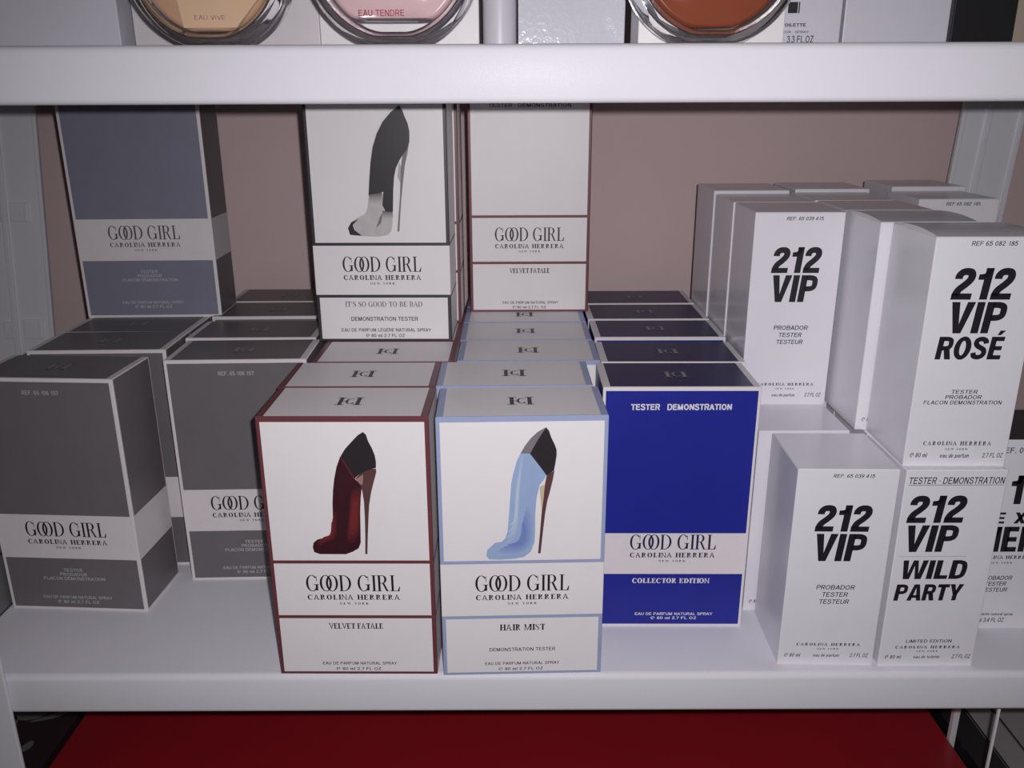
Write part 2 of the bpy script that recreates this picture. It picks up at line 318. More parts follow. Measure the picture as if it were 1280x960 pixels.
def sans_glyph(c, w=0.14):
    """even-weight grotesque letters -> (polygons, advance)"""
    L, C, E = [], [], []            # straight strokes, smooth strokes, ready polygons
    def ring(cx, cy, rx, ry, a0=0, a1=360): E.extend(arc_ring(cx, cy, (rx, ry), (rx - w, ry - w), a0, a1, 16))
    e = w / 2
    adv = 0.80
    if c == ' ': return [], 0.36
    if c in '.·':
        y = 0.06 if c == '.' else 0.42
        return [rc(0.03, y - .065, 0.18, y + .085)], 0.26
    if c == 'A': L = [(.06, 0, .36, 1), (.66, 0, .36, 1), (.16, .31, .56, .31)]; adv = .78
    elif c == 'B': L = [(.10, 0, .10, 1)]; C = [[(.1, .94), (.42, .94), (.57, .86), (.57, .62), (.42, .53), (.1, .53)], [(.1, .53), (.46, .53), (.62, .43), (.62, .16), (.46, .06), (.1, .06)]]
    elif c in 'CG':
        C = [[(.66, .70), (.56, .89), (.38, .945), (.19, .86), (.09, .65), (.09, .35), (.19, .14), (.38, .055), (.56, .11), (.66, .30)]]
        if c == 'G': L = [(.40, .46, .72, .46), (.66, .46, .66, 0)]
        adv = .84
    elif c == 'D': L = [(.10, 0, .10, 1)]; C = [[(.1, .94), (.38, .94), (.57, .84), (.65, .62), (.65, .38), (.57, .16), (.38, .06), (.1, .06)]]; adv = .83
    elif c in 'EÉÈF':
        L = [(.10, 0, .10, 1), (.1, 1 - e, .62, 1 - e), (.1, .53, .58, .53)]
        if c != 'F': L.append((.1, e, .64, e))
        if c == 'É': E.append([(.28, 1.07), (.38, 1.07), (.52, 1.25), (.36, 1.25)])
        if c == 'È': E.append([(.44, 1.07), (.34, 1.07), (.20, 1.25), (.36, 1.25)])
        adv = .74
    elif c == 'H': L = [(.10, 0, .10, 1), (.62, 0, .62, 1), (.1, .53, .62, .53)]
    elif c == 'I': L = [(.10, 0, .10, 1)]; adv = .30
    elif c == 'L': L = [(.10, 0, .10, 1), (.1, e, .58, e)]; adv = .66
    elif c == 'M': L = [(.10, 0, .10, 1), (.74, 0, .74, 1), (.12, 1, .42, 0), (.72, 1, .42, 0)]; adv = .94
    elif c == 'N': L = [(.10, 0, .10, 1), (.62, 0, .62, 1), (.12, 1, .60, 0)]
    elif c == 'O': ring(.40, .5, .38, .515); adv = .88
    elif c in 'PR':
        L = [(.10, 0, .10, 1)]; C = [[(.1, .94), (.42, .94), (.59, .86), (.59, .58), (.42, .49), (.1, .49)]]; adv = .74
        if c == 'R': L.append((.60, 0, .42, .50)); adv = .78
    elif c == 'S': C = [[(.58, .72), (.50, .90), (.34, .945), (.15, .88), (.11, .73), (.20, .60), (.36, .53), (.54, .45), (.61, .28), (.53, .11), (.35, .055), (.14, .12), (.08, .30)]]; adv = .76
    elif c == 'T': L = [(.34, 0, .34, 1), (0, 1 - e, .68, 1 - e)]; adv = .74
    elif c == 'U': C = [[(.1, 1), (.1, .35), (.17, .13), (.36, .055), (.55, .13), (.62, .35), (.62, 1)]]
    elif c == 'V': L = [(.06, 1, .36, 0), (.66, 1, .36, 0)]; adv = .76
    elif c == 'Y': L = [(.06, 1, .36, .45), (.66, 1, .36, .45), (.36, 0, .36, .48)]; adv = .76
    elif c == 'Z': L = [(.05, 1 - e, .62, 1 - e), (.10, e, .58, 1 - e), (.03, e, .64, e)]; adv = .74
    elif c == '0': ring(.30, .5, .28, .515); adv = .68
    elif c == '1': L = [(.36, 0, .36, 1), (.12, .74, .36, .80)]; adv = .62
    elif c == '2': C = [[(.09, .68), (.14, .87), (.30, .945), (.47, .87), (.51, .70), (.42, .50), (.22, .30), (.09, .06)]]; L = [(.03, e, .58, e)]; adv = .68
    elif c == '3': C = [[(.09, .74), (.16, .90), (.30, .945), (.46, .87), (.48, .70), (.40, .57), (.26, .53)], [(.26, .53), (.44, .49), (.53, .30), (.46, .12), (.30, .055), (.14, .11), (.07, .28)]]; adv = .66
    elif c == '4': L = [(.44, 0, .44, 1), (.02, .26, .58, .26), (.06, .26, .42, .98)]; adv = .68
    elif c == '5': L = [(.13, 1 - e, .52, 1 - e), (.12, .45, .16, 1)]; C = [[(.10, .48), (.20, .58), (.36, .60), (.50, .48), (.52, .30), (.44, .12), (.28, .055), (.13, .11), (.07, .26)]]; adv = .66
    elif c == '6': ring(.30, .31, .27, .315); C = [[(.09, .34), (.10, .60), (.18, .85), (.34, .945), (.52, .84)]]; adv = .66
    elif c == '7': L = [(.03, 1 - e, .56, 1 - e), (.20, 0, .52, 1 - e)]; adv = .64
    elif c == '8': ring(.30, .27, .28, .28); ring(.30, .75, .25, .255); adv = .66
    elif c == '9': ring(.30, .69, .27, .315); C = [[(.51, .66), (.50, .40), (.42, .15), (.26, .055), (.08, .16)]]; adv = .66
    elif c == '℮': ring(.46, .5, .44, .52, 0, 290); E.append(rc(.2, .46, .88, .46 + w * .8)); adv = 1.0
    elif c == 'a': ring(.28, .35, .26, .36); L = [(.50, 0, .50, .7)]; adv = .66
    elif c == 'd': ring(.28, .35, .26, .36); L = [(.50, 0, .50, 1)]; adv = .66
    elif c == 'p': ring(.34, .35, .26, .36); L = [(.10, -.25, .10, .7)]; adv = .68
    elif c == 'e': ring(.28, .35, .27, .36, 0, 310); E.append(rc(.06, .31, .54, .31 + w * .8)); adv = .62
    elif c == 'o': ring(.29, .35, .28, .36); adv = .66
    elif c == 'u': C = [[(.10, .7), (.10, .25), (.20, .08), (.36, .06), (.48, .18)]]; L = [(.50, 0, .50, .7)]; adv = .66
    elif c == 'n': C = [[(.10, .45), (.22, .62), (.38, .64), (.48, .50), (.50, 0)]]; L = [(.10, 0, .10, .7)]; adv = .66
    elif c == 'm': C = [[(.10, .45), (.2, .62), (.32, .64), (.40, .50), (.41, 0)], [(.41, .45), (.5, .62), (.62, .64), (.70, .50), (.71, 0)]]; L = [(.10, 0, .10, .7)]; adv = .88
    elif c == 'r': C = [[(.10, .40), (.18, .58), (.34, .64)]]; L = [(.10, 0, .10, .7)]; adv = .42
    elif c == 'f': C = [[(.18, 0), (.18, .78), (.24, .93), (.38, .95)]]; L = [(.02, .64, .38, .64)]; adv = .40
    elif c == 't': C = [[(.18, .92), (.18, .20), (.24, .07), (.38, .06)]]; L = [(.02, .64, .38, .64)]; adv = .42
    elif c == 'l': L = [(.10, 0, .10, 1)]; adv = .27
    elif c == 'i': L = [(.10, 0, .10, .7), (.10, .84, .10, .98)]; adv = .27
    elif c == 's': C = [[(.44, .52), (.36, .63), (.24, .65), (.11, .57), (.13, .43), (.28, .36), (.44, .28), (.44, .12), (.28, .05), (.08, .16)]]; adv = .58
    elif c == 'y': L = [(.06, .7, .28, 0), (.52, .7, .20, -.26)]; adv = .60
    P = list(E)
    for x0, y0, x1, y1 in L:
        if abs(y0 - y1) < 1e-6: P.append(rc(min(x0, x1), y0 - e, max(x0, x1), y0 + e))
        else:
            ww = w * (1 if abs(x0 - x1) < 1e-6 else 1.12); P.append(diag(x0, y0, x1, y1, ww))
    for q in C: P += brush(q, w, 3)
    return P, adv

def polys(font, s, track=0.0, overlap=False):
    global T, H
    T, H = (0.235, 0.075) if font == 'serifbold' else (0.150, 0.038)
    glyph = {'serif': serif_glyph, 'serifbold': serif_glyph, 'bold': bold_glyph, 'sans': sans_glyph,
             'sansbold': lambda c: sans_glyph(c, 0.19)}[font]
    out, x = [], 0.0
    for i, ch in enumerate(s):
        g, adv = glyph(ch)
        out += [[(x + a, b) for a, b in p] for p in g]
        x += adv + track
        if overlap and s[i:i + 2] == 'OO': x -= 0.46
    return out

def text(font, s, xc, z0, h, w, mi=0, slant=0.0, track=0.0, overlap=False):
    """polygons in the (x,z) plane: centre xc, baseline z0, cap height h, total width w"""
    P = polys(font, s, track, overlap)
    xs = [x for p in P for x, y in p]
    a, b = min(xs), max(xs)
    k = w / (b - a)
    return [(mi, [(xc + (x - (a + b) / 2) * k + (y - .5) * h * slant, z0 + y * h) for x, y in p]) for p in P]

def print_mesh(name, items, mats, parent, y=-0.00012, label=None):
    """flat print on a carton front: items = [(material index, polygon in x,z)] ; later items lie a hair in front"""
    bm = bmesh.new()
    for it in items:
        mi, p = it[0], it[1]
        lift = it[2] if len(it) > 2 else 0
        try:
            f = bm.faces.new([bm.verts.new((x, y - lift, z)) for x, z in p])
            f.material_index = mi
        except ValueError: pass
    me = D.meshes.new(name)
    bm.normal_update()
    for f in bm.faces:
        if f.normal.y > 0: f.normal_flip()
    bm.to_mesh(me); bm.free()
    for m in mats: me.materials.append(M[m])
    o = link(name, me, parent)
    if label: o['label'] = label
    return o

# ------------------------------------------------------------------ the room and the rack
bm = bmesh.new(); bx(bm, -1.6, 1.6, 0.402, 0.45, -0.80, 1.3)
wall = obj('wall_back', bm, 'wall'); wall['kind'] = 'structure'
bm = bmesh.new(); bx(bm, -1.6, 1.6, -1.4, 0.402, -0.85, -0.80)
fl = obj('floor', bm, 'floor'); fl['kind'] = 'structure'

rack = empty('metal_rack', (0, 0, -0.80), 0, 'white enamelled metal shelving rack holding all the perfume cartons', 'rack')
SX0, SX1 = -0.53, 0.50
def shelf(z, parent):
    zz = z + 0.80
    r, h, y0, y1, t = 0.0045, 0.0300, -0.005, 0.392, 0.0012
    p = [(y1, zz), ]
    for k in range(7):
        a = R(90 + 90 * k / 6); p.append((y0 + r + r * math.cos(a), zz - r + r * math.sin(a)))
    r2 = 0.0034
    for k in range(5):
        a = R(180 + 90 * k / 4); p.append((y0 + r2 + r2 * math.cos(a), zz - h + r2 + r2 * math.sin(a)))
    p += [(0.010, zz - h), (0.010, zz - h + t), (y0 + r2, zz - h + t), (y0 + t, zz - h + r2), (y0 + t, zz - r), (y0 + r, zz - t), (y1, zz - t)]
    bm = bmesh.new(); extrude_x(bm, p, SX0, SX1)
    o = obj('shelf', bm, 'rack', parent)
    for f in o.data.polygons: f.use_smooth = len(f.vertices) == 4
    o.data.set_sharp_from_angle(angle=R(35))
    return o
shelf(0.0, rack); shelf(0.3925, rack); shelf(-0.39, rack)

def upright(pts, side, parent, slots=()):
    """rolled steel angle: a flange facing the room with raised edges and a flange running back"""
    (xt, zt), (xb, zb), w = pts
    lean = (xt - xb) / (zt - zb)
    bm = bmesh.new()
    y = 0.362
    bx(bm, 0, w, y, y + 0.0015, -0.80, 0.95)
    for u, ww, hh in ((0, .004, .004), (w * .40, .005, .003), (w - .004, .004, .003)):
        bx(bm, u, u + ww, y - hh, y + 0.0015, -0.80, 0.95, 0.0008)
    bx(bm, w - .0015 if side > 0 else 0, w if side > 0 else .0015, y, y + 0.028, -0.80, 0.95)
    for (u, z, sw, sh) in slots:
        bx(bm, u, u + sw, y - 0.0022, y + 0.001, z, z + sh, 0.0009)
        bx(bm, u + sw * .78, u + sw * .95, y - 0.0030, y, z + .001, z + sh - .001, 0.0007)
    for v in bm.verts:
        v.co.x += xb + lean * (v.co.z - zb)
        v.co.z += 0.80
    o = obj('upright', bm, 'post', parent)
    return o
upright(((-0.5165, 0.36), (-0.5350, 0.15), 0.069), -1, rack,
        [(0.036, 0.252, .018, .019), (0.016, 0.252, .010, .017), (0.038, 0.134, .020, .020), (0.018, 0.134, .011, .018)])
upright(((0.4240, 0.357), (0.4203, 0.287), 0.060), 1, rack)
bm = bmesh.new()
bx(bm, -0.372, -0.3385, -0.0085, -0.0058, 0.0, 1.7, 0.0009); bx(bm, -0.372, -0.3700, -0.0085, 0.0, 0.0, 1.7, 0.0009)
obj('upright', bm, 'post', rack)
bm = bmesh.new()
bx(bm, 0.3446, 0.3462, 0.019, 0.0215, 0.41, 0.77, 0.0005)
obj('strut', bm, 'post', rack)
bm = bmesh.new()
bx(bm, 0.4030, 0.4085, 0.164, 0.170, 0.41, 0.77, 0.0008)
obj('strut', bm, 'post', rack)

# ------------------------------------------------------------------ cartons
GW, GD, GH = 0.105, 0.0555, 0.1834
VW, VD, VH = 0.0638, 0.0618, 0.1440
CH = 0.0007

def carton_body(w, d, h, paint, mats, cuts_u, cuts_z, parent):
    """walls of a folded carton with rounded upright edges; paint(face,u,z) picks the printed colour of each panel"""
    pts = []                                    # (x, y, face, u)
    def face_pts(face, a, b, fn, cuts):
        us = [a] + sorted(c for c in cuts if a < c < b) + [b]
        for u in us: pts.append((*fn(u), face, u))
    hw = w / 2
    def corner(cx, cy, a0):
        for k in (1, 2):
            a = R(a0 + 90 * k / 3); pts.append((cx + CH * math.cos(a), cy + CH * math.sin(a), 'E', 0))
    face_pts('F', -hw + CH, hw - CH, lambda u: (u, 0), cuts_u)
    corner(hw - CH, CH, -90)
    face_pts('R', CH, d - CH, lambda u: (hw, u), [0.0016, d - 0.0016])
    corner(hw - CH, d - CH, 0)
    face_pts('B', -hw + CH, hw - CH, lambda u: (-u, d), [])
    corner(-hw + CH, d - CH, 90)
    face_pts('L', CH, d - CH, lambda u: (-hw, d - u), [0.0016, d - 0.0016])
    corner(-hw + CH, CH, 180)
    zs = [0.0] + sorted(c for c in cuts_z if 0.0003 < c < h - CH - 0.0003) + [h - CH]
    bm = bmesh.new()
    rows = [[bm.verts.new((p[0], p[1], z)) for p in pts] for z in zs]
    n = len(pts)
    for i in range(len(zs) - 1):
        zm = (zs[i] + zs[i + 1]) / 2
        for k in range(n):
            f = bm.faces.new((rows[i][k], rows[i][(k + 1) % n], rows[i + 1][(k + 1) % n], rows[i + 1][k]))
            a, b = pts[k], pts[(k + 1) % n]
            if a[2] == b[2] and a[2] != 'E':
                f.material_index = paint(a[2], (a[3] + b[3]) / 2, zm)
            else:
                f.material_index = paint('E', 0, zm)
    bm.faces.new(rows[0][::-1])
    bm.faces.new(rows[-1])
    return obj('carton_body', bm, mats, parent)

def carton_lid(w, d, h, lpaint, mats, bord, parent, dome=0.0):
    """tucked top flap: a thin cap with turned-down edges, arched front to back when dome > 0"""
    hw = w / 2
    bl, br, bf, bb = bord
    xs = sorted({-hw + CH, hw - CH, -hw + bl, hw - br} | {-hw + CH + (w - 2 * CH) * k / 4 for k in range(5)})
    ys = sorted({CH, d - CH, bf, d - bb} | {CH + (d - 2 * CH) * k / 8 for k in range(9)})
    xs = [x for i, x in enumerate(xs) if i == 0 or x - xs[i - 1] > 1e-5]
    ys = [y for i, y in enumerate(ys) if i == 0 or y - ys[i - 1] > 1e-5]
    bm = bmesh.new()
    G = [[bm.verts.new((x, y, h + dome * (1 - ((y - d / 2) / (d / 2 - CH)) ** 2))) for y in ys] for x in xs]
    for i in range(len(xs) - 1):
        for j in range(len(ys) - 1):
            f = bm.faces.new((G[i][j], G[i + 1][j], G[i + 1][j + 1], G[i][j + 1]))
            x, y = (xs[i] + xs[i + 1]) / 2, (ys[j] + ys[j + 1]) / 2
            side = 'l' if x < -hw + bl else 'r' if x > hw - br else 'f' if y < bf else 'b' if y > d - bb else 'c'
            f.material_index = lpaint(side)
    ring, out, sd = [], [], []
    zl = h - CH
    for i in range(len(xs)): ring.append(G[i][0]); out.append((xs[i], 0)); sd.append('f')
    for j in range(len(ys)): ring.append(G[-1][j]); out.append((hw, ys[j])); sd.append('r')
    for i in reversed(range(len(xs))): ring.append(G[i][-1]); out.append((xs[i], d)); sd.append('b')
    for j in reversed(range(len(ys))): ring.append(G[0][j]); out.append((-hw, ys[j])); sd.append('l')
    low = [bm.verts.new((x, y, zl)) for x, y in out]
    n = len(ring)
    for k in range(n):
        q = (k + 1) % n
        f = bm.faces.new((low[k], low[q], ring[q], ring[k])) if ring[k] is not ring[q] else bm.faces.new((low[k], low[q], ring[k]))
        f.material_index = lpaint(sd[k] if sd[k] == sd[q] else sd[q])
    bm.faces.new(low[::-1])
    return obj('lid', bm, mats, parent)

def monogram_items(mi, w, hh):
    """two slab-serif bars with a thin-backed C between them, lying on a lid: polygons in (x, y) round 0,0"""
    P = []
    t = 0.15
    for x in (0.09, 0.76):
        P.append(rc(x, 0, x + t, 1)); P.append(rc(x - 0.09, 0, x + t + 0.09, 0.06)); P.append(rc(x - 0.09, 0.94, x + t + 0.09, 1))
    P += arc_ring(0.55, 0.5, (0.20, 0.36), (0.11, 0.32), 55, 305)
    P += [rc(0.60, 0.17, 0.68, 0.31), rc(0.24, 0.47, 0.37, 0.53)]
    return [(mi, [((x - .5) * w, (y - .5) * hh) for x, y in p]) for p in P]

def monogram(w, d, h, mat, parent, dome=0.0):
    bm = bmesh.new()
    for mi, p in monogram_items(0, 0.0168, d * 0.25):
        vs_ = [bm.verts.new((x, d * 0.50 + y, h + dome + 0.00018)) for x, y in p]
        try: bm.faces.new(vs_)
        except ValueError: pass
    bm.normal_update()
    for f in bm.faces:
        if f.normal.z < 0: f.normal_flip()
    me = D.meshes.new('monogram'); bm.to_mesh(me); bm.free(); me.materials.append(M[mat])
    return link('monogram', me, parent)

# --- the three tall shoe pictures, outlines in metres on the carton front
SHOES = {
  'RED': {
  'body': [(-0.0239,0.095),(-0.0231,0.0984),(-0.0205,0.1006),(-0.0159,0.1019),(-0.0123,0.1034),(-0.0107,0.1073),(-0.0097,0.115),(-0.0092,0.126),(-0.0083,0.1347),(-0.0071,0.1422),(-0.005,0.1507),(-0.0023,0.1575),(0.0057,0.1427),(0.0098,0.1378),(0.0086,0.1292),(0.0078,0.1205),(0.0073,0.1094),(0.0068,0.0982),(0.0052,0.0943),(0.0015,0.092),(-0.0031,0.0901),(-0.0197,0.0902),(-0.0232,0.0916)],
  'cap': [(-0.0019,0.158),(0.0011,0.1627),(0.0053,0.1674),(0.0094,0.1717),(0.0126,0.1738),(0.0144,0.172),(0.0154,0.1679),(0.0175,0.1632),(0.019,0.1585),(0.0195,0.1543),(0.0193,0.1501),(0.0168,0.1495),(0.0128,0.148),(0.0088,0.1458),(0.0059,0.1432)],
  'heel': [(0.0192,0.1497),(0.0194,0.1474),(0.0172,0.1399),(0.0154,0.1335),(0.0137,0.1248),(0.0127,0.1149),(0.0116,0.1027),(0.0107,0.0905),(0.0093,0.0905),(0.01,0.1027),(0.0105,0.1149),(0.0106,0.127),(0.01,0.1341),(0.0091,0.1384),(0.0075,0.141),(0.0062,0.143),(0.0088,0.1458),(0.0128,0.148),(0.0168,0.1495)],
  'glow': [(0.0032,0.1346),(0.0095,0.1373),(0.0085,0.1292),(0.0075,0.1161),(0.0063,0.105),(0.0029,0.0983),(-0.0021,0.0983),(-0.0009,0.1095),(0.0008,0.1205),(0.0019,0.1292)],
  'toe': [(-0.0216,0.0984),(-0.018,0.1006),(-0.0123,0.1022),(-0.01,0.1073),(-0.0086,0.1205),(-0.0071,0.1205),(-0.0075,0.1073),(-0.0094,0.1006),(-0.0161,0.0983),(-0.0203,0.0955)],
  'strap': [(-0.0027,0.1575),(-0.0018,0.1575),(0.0063,0.1432),(0.0054,0.1423)],
  'shine': [(0.0066,0.1427),(0.0112,0.1458),(0.0105,0.1389),(0.0089,0.1389)],
  },
  'BLUE': {
  'cap': [(-0.0011,0.1596),(0.0018,0.1648),(0.0052,0.1695),(0.0095,0.1736),(0.0144,0.1764),(0.0162,0.174),(0.0177,0.1694),(0.0199,0.1647),(0.0209,0.1616),(0.021,0.158),(0.0203,0.1527),(0.0195,0.148),(0.0174,0.1464),(0.015,0.1445),(0.0116,0.1496),(0.0047,0.1593)],
  'facet': [(-0.0011,0.1596),(0.0018,0.1648),(0.0052,0.1695),(0.0095,0.1736),(0.0144,0.1764),(0.0095,0.1684),(0.0047,0.1593)],
  'body': [(-0.0011,0.1594),(0.0047,0.1593),(0.015,0.1445),(0.0131,0.1411),(0.0107,0.1379),(0.0089,0.1293),(0.0081,0.1184),(0.0081,0.1073),(0.0077,0.0984),(0.0054,0.0916),(0.0009,0.0879),(-0.0051,0.0868),(-0.0142,0.0863),(-0.0213,0.0867),(-0.023,0.0895),(-0.0222,0.0935),(-0.0171,0.0985),(-0.0131,0.099),(-0.0106,0.1018),(-0.0091,0.1074),(-0.0085,0.1162),(-0.0077,0.1272),(-0.0069,0.139),(-0.0057,0.1454),(-0.0035,0.1539)],
  'deep': [(0.0019,0.1249),(0.0063,0.1206),(0.0069,0.1006),(0.0044,0.095),(-0.0021,0.0905),(-0.0132,0.0906),(-0.0172,0.0929),(-0.0091,0.0945),(-0.0021,0.0984),(0.0009,0.1074)],
  'light': [(-0.0011,0.157),(0.0009,0.158),(-0.0011,0.1443),(-0.0021,0.125),(-0.0026,0.1096),(-0.0051,0.1007),(-0.0121,0.0968),(-0.0071,0.1029),(-0.005,0.1162),(-0.004,0.1369)],
  'heel': [(0.0198,0.148),(0.0189,0.1421),(0.0171,0.1335),(0.0155,0.1271),(0.0142,0.1183),(0.0129,0.1051),(0.0116,0.0907),(0.01,0.0907),(0.0111,0.1051),(0.012,0.1184),(0.0132,0.1292),(0.0138,0.1379),(0.015,0.1445),(0.0174,0.1464)],
  'tan': [(0.0107,0.1368),(0.0134,0.1389),(0.0137,0.1292),(0.0123,0.1162),(0.0117,0.1249)],
  },
  'BLK': {
  'cap': [(0.0183,0.177),(0.0208,0.1738),(0.0219,0.1703),(0.0243,0.1645),(0.0253,0.1587),(0.025,0.1516),(0.0227,0.1457),(0.0195,0.1422),(0.0168,0.138),(0.0141,0.1326),(0.0126,0.1266),(0.0115,0.1169),(0.0105,0.1009),(0.0051,0.101),(0.0028,0.1059),(0.004,0.1157),(-0.0004,0.1145),(-0.0072,0.1133),(-0.0061,0.1243),(-0.0044,0.1375),(-0.0023,0.1482),(0.0012,0.1576),(0.0059,0.1658),(0.0123,0.1727)],
  'body': [(-0.0072,0.1133),(-0.0004,0.1145),(0.004,0.1157),(0.0028,0.1059),(0.0051,0.101),(0.0105,0.1009),(0.0092,0.0872),(0.0055,0.0832),(-0.0022,0.0822),(-0.0148,0.0826),(-0.023,0.0836),(-0.0243,0.0886),(-0.0217,0.093),(-0.0165,0.0967),(-0.0107,0.0992),(-0.0086,0.1035)],
  'toe': [(-0.0243,0.0886),(-0.0217,0.093),(-0.0159,0.0955),(-0.0206,0.0911),(-0.0196,0.0874),(-0.0141,0.0829),(-0.023,0.0836)],
  'inner': [(0.0005,0.0973),(0.0032,0.101),(0.0009,0.0923),(-0.0031,0.0885)],
  'fade': [(-0.0072,0.1133),(-0.0004,0.1145),(0.004,0.1157),(0.003,0.1096),(-0.0007,0.109),(-0.0076,0.1097)],
  'fade2': [(0.0051,0.101),(0.0105,0.1009),(0.01,0.0966),(0.0036,0.0954)],
  'heel': [(0.0247,0.1505),(0.0232,0.1434),(0.021,0.135),(0.0193,0.1242),(0.0175,0.112),(0.0161,0.0997),(0.0147,0.0862),(0.0132,0.0862),(0.0148,0.0997),(0.0163,0.112),(0.0172,0.1242),(0.0179,0.1338),(0.0195,0.1422),(0.0227,0.1457)],
  'strip': [(0.0168,0.138),(0.0179,0.1338),(0.0171,0.1218),(0.0151,0.1266)],
  },

}
def rounded(p, n=2):
    for _ in range(n):
        q = []
        for i, a in enumerate(p):
            b = p[(i + 1) % len(p)]
            q += [(a[0] * .78 + b[0] * .22, a[1] * .78 + b[1] * .22), (a[0] * .22 + b[0] * .78, a[1] * .22 + b[1] * .78)]
        p = q
    return p

def shrunk(p, k):
    cx = sum(a for a, b in p) / len(p); cz = sum(b for a, b in p) / len(p)
    return [(cx + (a - cx) * k, cz + (b - cz) * k) for a, b in p]

def mix(name, a, b, k):
    """an ink between two inks, for the printed tone steps"""
    if name not in M:
        ca, cb = INK[a], INK[b]
        M[name] = material(name, tuple(x + (y - x) * k for x, y in zip(ca, cb)), 0.42, noise=0)
    return name
INK = {'s_wine': (.040, .009, .014), 's_red': (.16, .020, .026), 's_dark': (.022, .018, .022), 's_blue': (.31, .41, .63), 's_deep': (.17, .235, .52),
       's_pale': (.47, .55, .69), 's_brown': (.10, .045, .045), 's_rose': (.36, .21, .185), 's_smoke': (.50, .475, .475), 's_grey': (.19, .17, .19), 's_lgrey': (.42, .40, .41)}

def shoe_picture(kind, parent, dz=0.0):
    S = {k: [(x, z + dz) for x, z in v] for k, v in SHOES[kind].items()}
    def tones(shape, base, top):            # a printed tone that steps up towards its middle
        p = rounded(S[shape])
        return [(shrunk(p, k), mix('ink_%s_%s_%d' % (base[2:], top[2:], i), base, top, (i + 1) / 4)) for i, k in enumerate((1.0, .86, .70, .52))]
    def layer(name, parts, par, y):
        mats = []
        items = []
        for i, (p, m) in enumerate(parts):
            if m not in mats: mats.append(m)
            items.append((mats.index(m), p, 0.000025 * i))
        return print_mesh(name, items, mats, par, -y)
    if kind == 'RED':
        look = [(S['body'], 's_wine')] + tones('glow', 's_wine', 's_red') + tones('toe', 's_wine', 's_red') + [(S['strap'], 's_red')]
        cap = [(S['cap'], 's_dark')]
        heel = [(S['heel'], 's_brown'), (S['shine'], 's_rose')]
    elif kind == 'BLUE':
        look = [(S['body'], 's_blue')] + tones('deep', 's_blue', 's_deep') + tones('light', 's_blue', 's_pale')
        cap = [(S['cap'], 's_dark'), (S['facet'], 's_grey')]
        heel = [(S['tan'], 's_tan'), (S['heel'], 's_brown')]
    else:
        look = [(rounded(S['body'], 1), 's_smoke'), (S['toe'], 's_dark'), (S['inner'], 's_grey')]
        # the black lacquer thins out downwards in steps
        (xa, za), (xb, zb) = S['fade'][0], S['fade'][3]
        n = 7
        for i in range(n):
            for (x0, x1, zt, dzz) in ((S['fade'][0][0], S['fade'][3][0], S['fade'][1][1] + .0006, .0078), (S['fade2'][0][0] - .0026, S['fade2'][1][0], S['fade2'][0][1] + .0006, .0058)):
                look.append((rc(x0 + .0004 * i / n, zt - dzz * (i + 1) / n, x1 - .0002, zt - dzz * i / n), mix('ink_fade_%d' % i, 's_dark', 's_smoke', ((i + 1) / (n + 1)) ** .8)))
        cap = [(S['cap'], 's_dark')]
        heel = [(S['strip'], 's_lgrey'), (S['heel'], 's_grey')]
    b = layer('shoe_picture', look, parent, 0.00012)
    layer('shoe_cap', cap, b, 0.00060)
    layer('shoe_heel', heel, b, 0.00060)
    return b

def fine_print(items, mats, parent):
    """small lettering, one mesh for every block of lines that stand close together"""
    its = sorted(items, key=lambda i: min(z for x, z in i[1]))
    block, top = [], None
    for i in its + [None]:
        lo = min(z for x, z in i[1]) if i else 9
        if block and lo - top > .0045:
            print_mesh('fine_print', block, mats, parent)
            block, top = [], None
        if i:
            block.append(i)
            top = max(top if top is not None else -1, max(z for x, z in i[1]))

def good_lines(ink, dz=0.0):
    """the brand lines shared by all the broad cartons"""
    return (text('serif', 'GOOD GIRL', 0, .0632 + dz, .0117, .0605, ink, overlap=True)
            + text('serifbold', 'CAROLINA HERRERA', 0, .0569 + dz, .0037, .0600, ink, track=.10)
            + text('serifbold', 'NEW YORK', 0, .0533 + dz, .0016, .0190, ink, track=.35))

